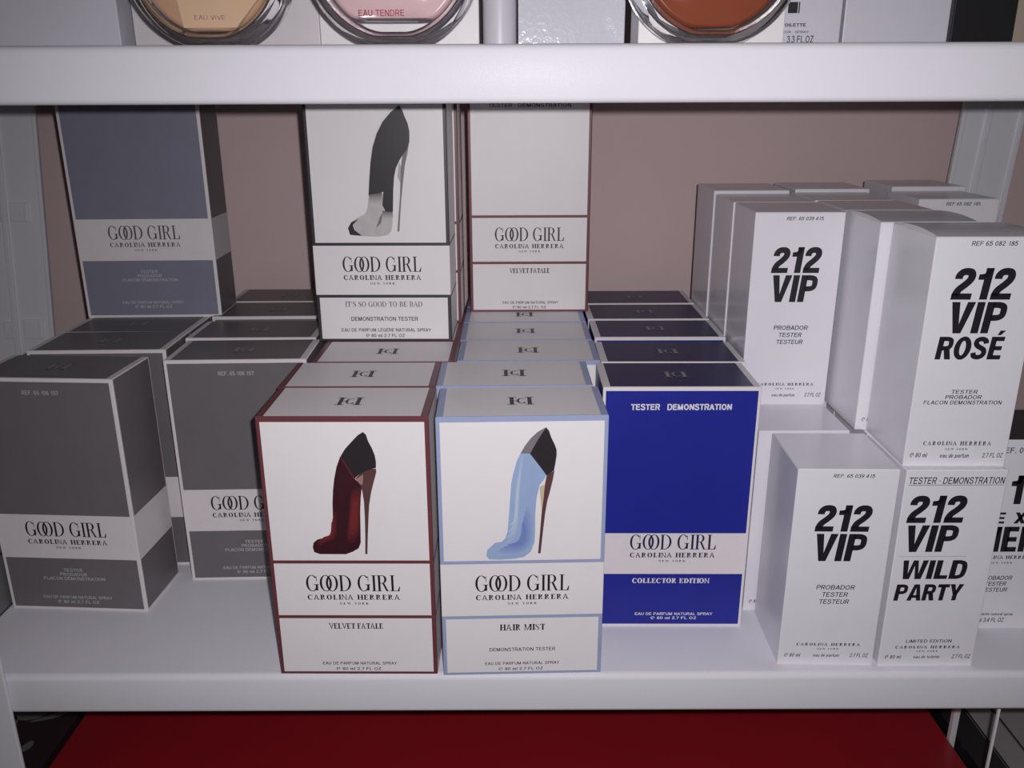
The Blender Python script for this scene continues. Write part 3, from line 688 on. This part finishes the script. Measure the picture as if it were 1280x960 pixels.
def broad_carton(kind, x, y, rz, label, group, z=0.0, dz=0.0, detail=2, w=GW, h=GH, dome=0.0, d=GD):
    """kinds: velvet (maroon frame), mist (light blue frame), noir (black frame), grey, slate, collector (royal blue)
    detail 2 = front shows, 1 = only the top shows, 0 = hardly seen"""
    t = empty('perfume_carton', (x, y, z), R(rz), label, 'perfume box', group)
    if kind in ('velvet', 'mist', 'noir', 'velvet_tester', 'noir_grey'):
        fr = {'velvet': 'maroon', 'velvet_tester': 'maroon', 'mist': 'lightblue', 'noir': 'black', 'noir_grey': 'black'}[kind]
        mats = ['greycard' if kind == 'noir_grey' else 'white', fr]  # one kind is grey card, the rest white
        l1, l2, b, bh = .0833 + dz, .0429 + dz, .0026, .0023
        full = kind in ('velvet', 'velvet_tester')
        def paint(f, u, zz):
            if zz < 0.0018: return 1
            if l1 < zz < l1 + bh or l2 < zz < l2 + bh: return 1
            band = l2 + bh <= zz <= l1
            if f == 'F':
                if zz > h - .0034: return 1
                return 1 if abs(u) > w / 2 - b and (full or not band) else 0
            if f == 'E': return 1 if full or not band else 0
            if f in 'RL': return 1 if u < .0016 or u > d - .0016 or zz > h - .0016 else 0
            return 0
        carton_body(w, d, h, paint, mats, (-w / 2 + b, w / 2 - b), (0.0018, l2, l2 + bh, l1, l1 + bh, h - .0034), t)
        carton_lid(w, d, h, lambda s: 0 if s in 'cb' else 1, mats, (.0048, .0048, .0012, .0008), t, dome)
        monogram(w, d, h, 'ink', t, dome)
        if detail > 1:
            print_mesh('brand_lettering', good_lines(0, dz), ['ink'], t)
            if kind == 'velvet' or kind == 'velvet_tester':
                it = text('serifbold', 'VELVET FATALE', 0, .0350, .0042, .0355)
                it += text('sans', 'EAU DE PARFUM NATURAL SPRAY', .001, .0073, .0022, .0495)
                it += text('sans', '℮ 80 ml 2.7 FL OZ', 0, .0030, .0022, .0300)
                if kind == 'velvet_tester': it += text('sans', 'TESTER · DEMONSTRATION', 0, .1747, .0030, .0690)
            elif kind == 'mist':
                it = text('serifbold', 'HAIR MIST', 0, .0338, .0046, .0295, track=.06)
                it += text('sans', 'DEMONSTRATION TESTER', 0, .0179, .0026, .0434)
                it += text('sans', 'EAU DE PARFUM NATURAL SPRAY', 0, .0073, .0022, .0495)
                it += text('sans', '℮ 80 ml 2.7 FL OZ', -.001, .0030, .0022, .0295)
            else:
                it = text('serif', "IT'S SO GOOD TO BE BAD", 0, .0276, .0042, .0600, track=.05)
                it += text('sans', 'DEMONSTRATION TESTER', 0, .0164, .0032, .0523)
                it += text('sans', 'EAU DE PARFUM LÉGÈRE NATURAL SPRAY', .001, .0077, .0026, .0705)
                it += text('sans', '℮ 80 ml 2.7 FL OZ', 0, .0032, .0026, .0305)
            fine_print(it, ['ink'], t)
            if kind != 'velvet_tester':
                shoe_picture({'velvet': 'RED', 'mist': 'BLUE', 'noir': 'BLK'}[kind], t)
    else:
        c = {'grey': 'grey', 'slate': 'slate', 'collector': 'blue'}[kind]
        mats = ['edgewhite', c, {'grey': 'grey', 'slate': 'grey', 'collector': 'bluedim'}[kind]]
        lo, hi = (.0432 + dz, .0755 + dz) if kind == 'collector' else (.0435 + dz, .0790 + dz)
        b = .0026 if kind != 'collector' else .0020
        def paint(f, u, zz):
            if zz < 0.0020 or lo < zz < hi: return 0
            if f == 'F': return 0 if abs(u) > w / 2 - b or zz > h - .0026 else 1
            if f == 'E': return 0
            if f in 'RL': return 0 if u < .0012 or u > d - .0012 else (2 if kind != 'collector' else 1)
            return 2
        carton_body(w, d, h, paint, mats, (-w / 2 + b, w / 2 - b), (0.0020, lo, hi, h - .0026), t)
        carton_lid(w, d, h, lambda s: 2 if s in 'cb' else 0, mats, (.0050, .0050, .0018, .0008), t, dome)
        monogram(w, d, h, 'foil' if kind != 'collector' else 'silver', t, dome)
        if detail > 1:
            if kind == 'collector':
                print_mesh('brand_lettering', good_lines(0, -.0004), ['inkblue'], t)
                it = text('sansbold', 'TESTER   DEMONSTRATION', 0, .1674, .0042, .0670)
                it += text('serifbold', 'COLLECTOR EDITION', 0, .0358, .0040, .0550, track=.03)
                it += text('sans', 'EAU DE PARFUM NATURAL SPRAY', .0035, .0094, .0022, .0560)
                it += text('sans', '℮ 80 ml 2.7 FL OZ', .0035, .0060, .0022, .0330)
                fine_print(it, ['inkwhite'], t)
            else:
                k = .97 if dz == 0 else 1.0
                print_mesh('brand_lettering', good_lines(0, dz - .0015), ['inkgrey' if kind == 'slate' else 'ink'], t)
                it = []
                if kind == 'grey': it += text('sans', 'REF. 65 106 157', 0, .1715, .0030, .0262)
                it += text('sans', 'TESTER', 0, .0326 + dz, .0026, .0145)
                it += text('sans', 'PROBADOR', 0, .0290 + dz, .0026, .0205)
                it += text('sans', 'FLACON DÉMONSTRATION', 0, .0254 + dz, .0026, .0470)
                it += text('sans', 'EAU DE PARFUM NATURAL SPRAY', 0, .0096 + dz * .4, .0024, .0530)
                it += text('sans', '℮ 80 ml 2.7 FL OZ', 0, .0056 + dz * .4, .0026, .0320)
                fine_print(it, ['inkpale'], t)
    return t

def slim_carton(kind, x, y, rz, label, group, z=0.0, w=VW, d=VD, h=VH, dome=0.0):
    """slim white cartons: vip, wild, rose, sexy, or plain where no print shows; 'ref' shows only its reference number"""
    t = empty('perfume_carton', (x, y, z), R(rz), label, 'perfume box', group)
    mats = ['vip', 'blacktop']
    carton_body(w, d, h, lambda f, u, zz: 0, mats, (), (), t)
    carton_lid(w, d, h, (lambda s: 1 if s in 'cblr' else 0) if kind == 'sexy' else (lambda s: 0), mats, (.0012,) * 4, t, dome)
    S = .13
    if kind == 'vip':
        print_mesh('brand_lettering', text('bold', '212', .0004, .1006, .0187, .0345, slant=.09) + text('bold', 'VIP', .0000, .0792, .0198, .0330, slant=.09), ['ink'], t)
        it = text('sans', 'REF. 65 039 415', .0035, .1383, .0025, .0258, slant=.2)
        for s, zz, ww in (('PROBADOR', .0582, .0247), ('TESTER', .0528, .0168), ('TESTEUR', .0474, .0195)):
            it += text('sans', s, .0008, zz, .0033, ww, slant=S)
        it += text('serifbold', 'CAROLINA HERRERA', .0008, .0150, .0021, .0425, track=.2) + text('serifbold', 'NEW YORK', .0008, .0120, .0011, .0145, track=.3)
        it += text('sans', '℮ 80 ml', -.0225, .0062, .0027, .0105, slant=S) + text('sans', 'eau de parfum', .0002, .0064, .0022, .0172, slant=S) + text('sans', '2.7 FL OZ', .0222, .0062, .0030, .0118, slant=S)
        fine_print(it, ['ink'], t)
    elif kind == 'wild':
        print_mesh('brand_lettering', text('bold', '212', -.0090, .1074, .0191, .0360, slant=.09) + text('bold', 'VIP', -.0100, .0866, .0191, .0335, slant=.09)
                   + text('bold', 'WILD', -.0046, .0667, .0138, .0425, slant=.09) + text('bold', 'PARTY', -.0056, .0506, .0122, .0440, slant=.09), ['ink'], t)
        it = text('sans', 'TESTER · DEMONSTRATION', .0003, .1346, .0045, .0600, slant=.1)
        it += [(0, rc(-.0297, .1336, .0303, .1339)), (0, rc(-.0285, .0832, .0150, .08335))]
        it += text('sans', 'LIMITED EDITION', 0, .0182, .0024, .0305, slant=S)
        it += text('serifbold', 'CAROLINA HERRERA', 0, .0137, .0021, .0435, track=.2) + text('serifbold', 'NEW YORK', 0, .0110, .0011, .0145, track=.3)
        it += text('sans', '℮ 80 ml', -.0225, .0058, .0027, .0108, slant=S) + text('sans', 'eau de toilette', .0002, .0060, .0021, .0175, slant=S) + text('sans', '2.7 FL OZ', .0235, .0058, .0031, .0122, slant=S)
        fine_print(it, ['ink'], t)
    elif kind == 'rose':
        print_mesh('brand_lettering', text('bold', '212', -.0004, .1069, .0189, .0352, slant=.09) + text('bold', 'VIP', -.0012, .0863, .0192, .0335, slant=.09)
                   + text('bold', 'ROSÉ', -.0022, .0700, .0142, .0392, slant=.09), ['ink'], t)
        it = text('sans', 'REF 65 082 185', .0022, .1388, .0027, .0265, slant=S)
        for s, zz, ww in (('TESTER', .0480, .0160), ('PROBADOR', .0446, .0220), ('FLACON DEMONSTRATION', .0411, .0475)):
            it += text('sans', s, -.0010, zz, .0025, ww, slant=S)
        it += text('serifbold', 'CAROLINA HERRERA', 0, .0140, .0026, .0422, track=.2) + text('serifbold', 'NEW YORK', 0, .0108, .0012, .0140, track=.3)
        it += text('sans', '℮ 80 ml', -.0230, .0058, .0030, .0105, slant=S) + text('sans', 'eau de parfum', -.0005, .0056, .0028, .0180, slant=S) + text('sans', '2.7 FL OZ', .0232, .0058, .0030, .0125, slant=S)
        fine_print(it, ['ink'], t)
    elif kind == 'sexy':
        print_mesh('brand_lettering', text('bold', '212', .0000, .0990, .0215, .0440, slant=.0, track=.16) + text('bold', 'SEXY', .0000, .0842, .0085, .0500, slant=.05, track=.5)
                   + text('bold', 'MEN', .0005, .0622, .0195, .0420, slant=.0), ['ink'], t)
        it = text('sans', 'REF. 0', -.0085, .1370, .0040, .0155)
        for s, zz, ww in (('PROBADOR', .0398, .0220), ('TESTER', .0350, .0150), ('TESTEUR', .0302, .0180)):
            it += text('sans', s, -.0020, zz, .0032, ww, slant=S)
        it += text('serifbold', 'CAROLINA HERRERA', 0, .0565, .0026, .0430, track=.1) + text('serifbold', 'NEW YORK', -.001, .0528, .0013, .0160, track=.3)
        it += text('sans', 'eau de toilette natural spray', -.002, .0107, .0022, .0340, slant=S) + text('sans', '100 ml 3.4 FL OZ', -.0035, .0052, .0034, .0250, slant=S)
        fine_print(it, ['ink'], t)
    elif kind == 'ref':
        fine_print(text('sans', 'REF 65 082 185', .0035, .1388, .0027, .0272, slant=S), ['ink'], t)
    elif kind == 'volume':
        fine_print(text('sans', '℮ 80 ml', -.0225, .0062, .0027, .0105, slant=S), ['ink'], t)
    return t

# front row, maroon-framed and light-blue-framed columns running back
gA = 'maroon-framed white cartons in the column on the left of centre'
broad_carton('velvet', -.1035, -.0030, -.5, 'white carton with maroon frame and dark red stiletto picture, at the shelf edge', gA)
broad_carton('velvet', -.1040, .0540, -.1, 'maroon-framed carton directly behind the one with the red stiletto picture, only its top showing', gA, detail=1)
broad_carton('velvet', -.0948, .1105, -.3, 'maroon-framed carton just in front of the foot of the black stiletto carton', gA, detail=1)
broad_carton('velvet', -.0940, .1685, 0, 'maroon-framed carton that carries the black stiletto carton on its top', gA, detail=0)
broad_carton('velvet', -.0940, .2260, 0, 'maroon-framed carton hidden under the back one of the upper pair left of centre', gA, detail=0)
gB = 'light-blue-framed white cartons in the centre column'
broad_carton('mist', .0056, -.0035, 1.5, 'white carton with light blue frame and pale blue stiletto picture, at the shelf edge', gB)
broad_carton('mist', .0010, .0550, .5, 'light-blue-framed carton directly behind the one with the blue stiletto picture, set slightly left', gB, detail=1)
broad_carton('mist', .0115, .1125, 0, 'light-blue-framed carton, third from the front of its column', gB, detail=1)
broad_carton('mist', .0105, .1695, 0, 'light-blue-framed carton, fourth from the front, whole lid clear of the carton standing above', gB, detail=1)
broad_carton('mist', .0105, .2265, 0, 'light-blue-framed carton whose lid runs under the front of the pictureless maroon-framed carton', gB, detail=1)
broad_carton('mist', .0105, .2835, 0, 'light-blue-framed carton at the back of its column, under the pictureless maroon-framed carton', gB, detail=0)
gC = 'royal blue cartons in the column right of centre'
broad_carton('collector', .1122, .0504, -.5, 'royal blue carton with white band facing the room, foremost of the blue column', gC)
for (x, y, rz, lb) in ((.1165, .1077, -.6, 'royal blue carton, second in the blue column, jutting out furthest to the right'),
                       (.1180, .1760, -.3, 'royal blue carton, third and middle one of the blue column'),
                       (.1178, .2360, 0, 'royal blue carton, fourth in the blue column, last but one from the wall'),
                       (.1172, .2960, 0, 'royal blue carton at the back end of the blue column by the wall')):
    broad_carton('collector', x, y, rz, lb, gC, detail=1)
gG = 'dark grey cartons in the leftmost column'
broad_carton('grey', -.3271, .0745, -3.4, 'dark grey carton with white band at far left, foremost and slightly turned', gG)
broad_carton('grey', -.3168, .1400, 1.2, 'dark grey carton directly behind the turned grey carton at far left', gG, detail=1, h=.1846)
broad_carton('grey', -.3195, .1985, 0, 'dark grey carton whose lid runs under the front of the slate blue carton', gG, detail=1)
broad_carton('grey', -.3240, .2560, 0, 'dark grey carton hidden beneath the slate blue carton, by the wall', gG, detail=0)
gH = 'dark grey cartons in the second column from the left'
broad_carton('grey', -.2046, .1175, 1.4, 'dark grey carton partly hidden by the red stiletto carton, foremost of the second grey column', gH)
broad_carton('grey', -.2105, .1790, .5, 'dark grey carton, second in the second grey column', gH, detail=1)
broad_carton('grey', -.2105, .2450, 1.0, 'dark grey carton, third in the second grey column, with a bright front edge', gH, detail=1, h=.1848)
broad_carton('grey', -.2170, .3100, 0, 'dark grey carton at the back of the second grey column by the wall', gH, detail=1)
# the ones standing on top
broad_carton('slate', -.3147, .2500, 1.5, 'slate blue carton with white band standing on the grey cartons at left', None, z=GH, dz=.0065, w=.1165, h=.187, d=.048)
gU = 'upper pair of framed cartons left of centre'
broad_carton('noir', -.1003, .1680, -.8, 'black-framed white carton with black and clear glass stiletto picture, standing on others', gU, z=GH, dz=-.0080)
broad_carton('velvet', -.0960, .2265, 0, 'maroon-framed carton close behind the black stiletto carton, only its right edge showing', gU, z=GH, detail=0)
broad_carton('velvet_tester', .0150, .2650, 0, 'maroon-framed white carton without a picture, standing on the light-blue-framed column', None, z=GH)
broad_carton('noir_grey', -.4350, .0300, 0, 'black-edged grey carton at the extreme left edge, only its side showing', None, detail=0)

# slim white cartons on the right
gV = 'slim white cartons on the shelf, lower layer at right'
slim_carton('vip', .2104, .0050, -1.2, 'slim white carton with two bold lines of lettering standing at the shelf edge', gV)
slim_carton('wild', .2775, .0035, .2, 'slim white carton with four bold lines of lettering on the shelf edge', gV)
slim_carton('volume', .2035, .0710, 0, 'slim white carton showing a narrow strip between the blue carton and the front slim carton', gV)
slim_carton('sexy', .3440, .0466, 0, 'white carton with black top cut off by the right edge of the picture', gV, w=.0670, d=.0600, h=.1463)
for x, y, lb in ((.2095, .1345, 'slim white carton of the lower layer, under the front box of the upper left row'),
                 (.2095, .1980, 'slim white carton of the lower layer, under the middle box of the upper left row'),
                 (.2095, .2615, 'slim white carton of the lower layer, under the back box of the upper left row'),
                 (.2775, .0665, 'slim white carton of the lower layer, behind the one with four bold lines'),
                 (.2775, .1295, 'slim white carton of the lower layer, third from the shelf edge below the tilted lids'),
                 (.2775, .1925, 'slim white carton of the lower layer, fourth from the shelf edge below the tilted lids'),
                 (.2775, .2555, 'slim white carton of the lower layer, nearest the wall below the tilted lids'),
                 (.3550, .2000, 'slim white carton of the lower layer, under the box showing only a REF number'),
                 (.3570, .2640, 'slim white carton of the lower layer by the right-hand upright')):
    slim_carton('plain', x, y, 0, lb, gV)
gW = 'slim white cartons of the upper layer at right'
slim_carton('vip', .2040, .1260, -.6, 'slim white two-line carton standing on others, next to the blue column', gW, z=VH)
slim_carton('plain', .2037, .1890, 0, 'slim white carton just behind the upper one with two bold lines of lettering', gW, z=VH)
slim_carton('plain', .2025, .2520, 0, 'slim white carton at the back of the upper left row, against the bare wall', gW, z=VH, h=.1465, d=.066)
slim_carton('rose', .2776, .0100, -.8, 'slim white carton with three bold lines of lettering on top of the four-line carton', gW, z=VH, h=.1440, dome=.0022)
slim_carton('volume', .2710, .0735, 0, 'slim white carton behind the three-line carton, showing a bright strip of its front', gW, z=VH, dome=.0018)
slim_carton('plain', .2715, .1362, 0, 'slim white carton, third in the upper middle row at right', gW, z=VH)
slim_carton('plain', .2700, .1990, 0, 'slim white carton, fourth in the upper middle row at right', gW, z=VH, h=.1440)
slim_carton('plain', .2740, .2620, 0, 'slim white carton, last in the upper middle row at right by the wall', gW, z=VH, h=.1465)
slim_carton('ref', .3550, .2050, 0, 'slim white carton far right showing only a REF number above the three-line carton', gW, z=VH)
slim_carton('plain', .3600, .2700, 0, 'slim white carton at far right in front of the metal upright, furthest back', gW, z=VH, h=.1475)

# ------------------------------------------------------------------ upper shelf: cartons and round bottles, only their feet in view
UZ = 0.3925
def plain_carton(name, x0, x1, y, d, h, mat, label, z=UZ, items=None, ink='ink', side=None, cat='box'):
    w = x1 - x0
    t = empty(name, ((x0 + x1) / 2, y, z), 0, label, cat)
    mats = [mat, side or mat]
    carton_body(w, d, h, lambda f, u, zz: 1 if f == 'L' else 0, mats, (), (), t)
    carton_lid(w, d, h, lambda s: 0, mats, (.001,) * 4, t)
    if items: print_mesh('lettering', items, [ink], t)
    return t
plain_carton('perfume_carton', -.3900, -.2465, .095, .07, .150, 'lavender', 'pale lavender carton on the upper shelf at its left end')
plain_carton('perfume_carton', -.2420, -.1228, .106, .07, .140, 'greige', 'pale grey-pink carton behind the amber round bottle')
plain_carton('perfume_carton', -.1215, -.0205, .100, .07, .140, 'white', 'white carton behind the pink round bottle')
t = empty('round_tube', (-.0075, .105, UZ), 0, 'round white tube on the upper shelf between two cartons', 'tube')
bm = bmesh.new(); lathe(bm, [(.0100, 0), (.0108, .0008), (.0108, .125), (.0104, .126)], 40); obj('tube_body', bm, 'lavender', t, True).data.set_sharp_from_angle(angle=R(40))
bm = bmesh.new(); lathe(bm, [(.0106, .126), (.0106, .158), (.0098, .160)], 40); obj('tube_cap', bm, 'white', t, True).data.set_sharp_from_angle(angle=R(40))
plain_carton('wrapped_carton', .0042, .0716, .098, .07, .140, 'cello', 'white carton in crinkled clear film right of the white tube')
plain_carton('perfume_carton', .0747, .1607, .058, .035, .140, 'white', 'bright white carton behind the rust-coloured round bottle')
it = text('sansbold', 'TOILETTE', -.0061, .0147, .0019, .0152) + text('sans', 'ATEUR . SPRAY', -.0061, .0109, .0013, .0200) + text('sans', '3.3 FL.OZ', -.0012, .0052, .0042, .0168)
it += [(0, rc(-.0105, .0225, -.0045, .0290)), (0, rc(-.0040, .0225, -.0032, .0290))]
plain_carton('perfume_carton', .1600, .2072, .096, .06, .140, 'lavender', 'grey-white carton with small black volume lettering right of the rust-coloured bottle', items=it)
plain_carton('wrapped_carton', .2104, .2770, .100, .06, .140, 'lavender', 'pale grey carton right of the one with volume lettering, beside the black box')
plain_carton('perfume_carton', .2790, .3190, .100, .06, .140, 'blacktop', 'black carton at the right end of the upper shelf', side='greycard')
plain_carton('perfume_carton', .3225, .3800, .110, .06, .140, 'beige', 'beige carton at the far right corner of the upper shelf')

def round_bottle(x, liquid, label, r=.0470, y=.020, txt=None, ink='inkred', facet=False, level=.775):
    """flat round bottle standing on its rim: glass ring with metal band, coloured perfume, neck and square cap"""
    th = .030
    t = empty('perfume_bottle', (x, y, UZ), 0, label, 'perfume bottle')
    zc = r * .965
    def ringprof(prof, mat, name, parent, flat=True, smooth=True):
        bm = bmesh.new()
        seg = 72
        rows = []
        for rr, yy in prof:
            row = []
            for k in range(seg):
                a = 2 * math.pi * k / seg
                px, pz = rr * math.cos(a), rr * math.sin(a)
                if flat: pz = max(pz, -zc + max(0, r - rr) * .9)
                row.append(bm.verts.new((px, yy, zc + pz)))
            rows.append(row)
        n = len(rows)
        for i in range(n):
            for k in range(seg):
                bm.faces.new((rows[i][k], rows[i][(k + 1) % seg], rows[(i + 1) % n][(k + 1) % seg], rows[(i + 1) % n][k]))
        o = obj(name, bm, mat, parent, smooth)
        o.data.set_sharp_from_angle(angle=R(50))
        return o
    # heavy clear glass wall
    g = ringprof([(r * .82, .004), (r * .88, .0005), (r * .95, .0010), (r * .995, .005), (r * .995, th - .005), (r * .95, th - .001), (r * .86, th), (r * .82, th - .004)], 'glass', 'glass_body', t)
    ringprof([(r * .997, th * .56), (r * 1.003, th * .58), (r * 1.003, th * .84), (r * .997, th * .86)], 'chrome', 'metal_band', t)
    ringprof([(r * .835, .0022), (r * .855, .0012), (r * .875, .0000), (r * .885, .0012), (r * .86, .0040), (r * .84, .0045)], 'chrome', 'bezel', t)
    # perfume: a rounded lens, floor cut flat
    bm = bmesh.new()
    seg = 64
    prof = [(0.0, .0012), (r * .5, .0014), (r * .74, .0022), (r * .81, .0045), (r * .81, th - .005), (r * .74, th - .002), (0.0, th - .0015)]
    rows = []
    for rr, yy in prof:
        if rr == 0: rows.append([bm.verts.new((0, yy, zc))]); continue
        rows.append([bm.verts.new((rr * math.cos(2 * math.pi * k / seg), yy, zc + max(rr * math.sin(2 * math.pi * k / seg), -r * level))) for k in range(seg)])
    for i in range(len(rows) - 1):
        a, b = rows[i], rows[i + 1]
        for k in range(seg):
            q = (k + 1) % seg
            if len(a) == 1: bm.faces.new((a[0], b[k], b[q]))
            elif len(b) == 1: bm.faces.new((a[k], a[q], b[0]))
            else: bm.faces.new((a[k], a[q], b[q], b[k]))
    lq = obj('perfume', bm, liquid, t, True)
    if facet:
        bm = bmesh.new()
        v = [(-.013, .0019, -.0335), (.016, .0019, -.0335), (.030, .0019, -.018), (.030, .0019, .012), (-.016, .0019, .020), (-.0185, .0019, .002)]
        f = bm.faces.new([bm.verts.new((a, -.0002, zc + c)) for a, b, c in v])
        e = bmesh.ops.extrude_face_region(bm, geom=[f])
        for q in e['geom']:
            if isinstance(q, bmesh.types.BMVert): q.co.y += .004
        obj('inner_facet', bm, 'facet', lq)
    if txt:
        it = []
        for s, xx, zz, h, w in txt: it += text('sans', s, xx, zz, h, w)
        print_mesh('lettering', it, [ink], t, y=-.0006 if facet else .0006)
    bm = bmesh.new(); lathe(bm, [(.009, 2 * r - .004), (.011, 2 * r - .003), (.011, 2 * r + .006), (.009, 2 * r + .007)], 32, c=(0, th / 2, 0)); obj('collar', bm, 'chrome', t, True)
    bm = bmesh.new(); bx(bm, -.014, .014, th / 2 - .012, th / 2 + .012, 2 * r + .006, 2 * r + .034, .002); obj('cap', bm, 'chrome', t)
    return t
round_bottle(-.1665, 'amber', 'round glass bottle of amber perfume, left one of three on the upper shelf', r=.0450, txt=[('EAU VIVE', .002, .0140, .0022, .0170)], ink='inkmauve', facet=True)
round_bottle(-.0650, 'pink', 'round glass bottle of pink perfume, middle one of three on the upper shelf', txt=[('EAU TENDRE', -.0060, .0155, .0032, .0250)], ink='inkred', r=.0480, level=.66)
round_bottle(.1110, 'rust', 'round glass bottle of rust-orange perfume, right one of three on the upper shelf', r=.0495)

# ------------------------------------------------------------------ below the shelf
t = empty('storage_box', (-.008, .02, -.39), 0, 'wide glossy red box standing on the bottom shelf', 'box')
bm = bmesh.new(); bx(bm, -.407, .409, 0, .34, 0, .1700, .002); obj('box_body', bm, 'red', t)
bm = bmesh.new(); bx(bm, -.4085, .4105, -.0015, .3415, .1700, .1900, .0025); obj('lid', bm, 'red', t)
# left: dark plum carton with pale printed leaves
t = empty('patterned_carton', (-.4700, .03, -.39), 0, 'dark plum carton with pale leaf print, left of the red box', 'box')
bm = bmesh.new(); bx(bm, -.0460, .0460, 0, .32, 0, .1880, .002); obj('carton_body', bm, 'cloth', t)
bm = bmesh.new()
def leaf(bm, x, y, a, l, w):
    pts = [(math.cos(q) * l * .5, math.sin(q) * w * .5 * (1 + .5 * math.cos(q)) + .35 * w * math.cos(q) ** 2) for q in [k * math.pi / 8 for k in range(16)]]
    ca, sa = math.cos(a), math.sin(a)
    bm.faces.new([bm.verts.new((x + ca * u - sa * v, y + sa * u + ca * v, .1883)) for u, v in pts])
for (x, y, a, l, w) in ((.022, .172, .5, .040, .007), (-.002, .176, .3, .046, .020), (-.018, .150, 1.3, .05, .022), (.018, .128, 1.0, .022, .008), (-.004, .118, .6, .03, .018), (.03, .205, .2, .03, .007), (-.03, .10, 1.1, .05, .016), (.01, .07, .4, .03, .012)):
    leaf(bm, x, y, a, l, w)
obj('leaf_print', bm, 'cloth_pattern', t)
# right: dark carton and pale grey cartons with dark seams
t = empty('dark_carton', (.4255, .05, -.39), 0, 'dark carton right of the red box on the bottom shelf', 'box')
bm = bmesh.new(); bx(bm, -.0135, .0115, 0, .28, 0, .19, .0006); obj('carton_body', bm, 'blacktop', t)
for x0, x1, lb in ((.4378, .4625, 'pale grey carton beside the dark carton on the bottom shelf'), (.4640, .4990, 'pale grey carton at the right end of the bottom shelf')):
    t = empty('grey_carton', ((x0 + x1) / 2, .05, -.39), 0, lb, 'box')
    w = (x1 - x0) / 2
    bm = bmesh.new(); bx(bm, -w, w, 0, .28, 0, .19, .0004); obj('carton_body', bm, 'stone', t)
    bm = bmesh.new(); bx(bm, -w, -w + .0012, 0, .28, .1895, .1903); obj('seam_tape', bm, 'blacktop', t)
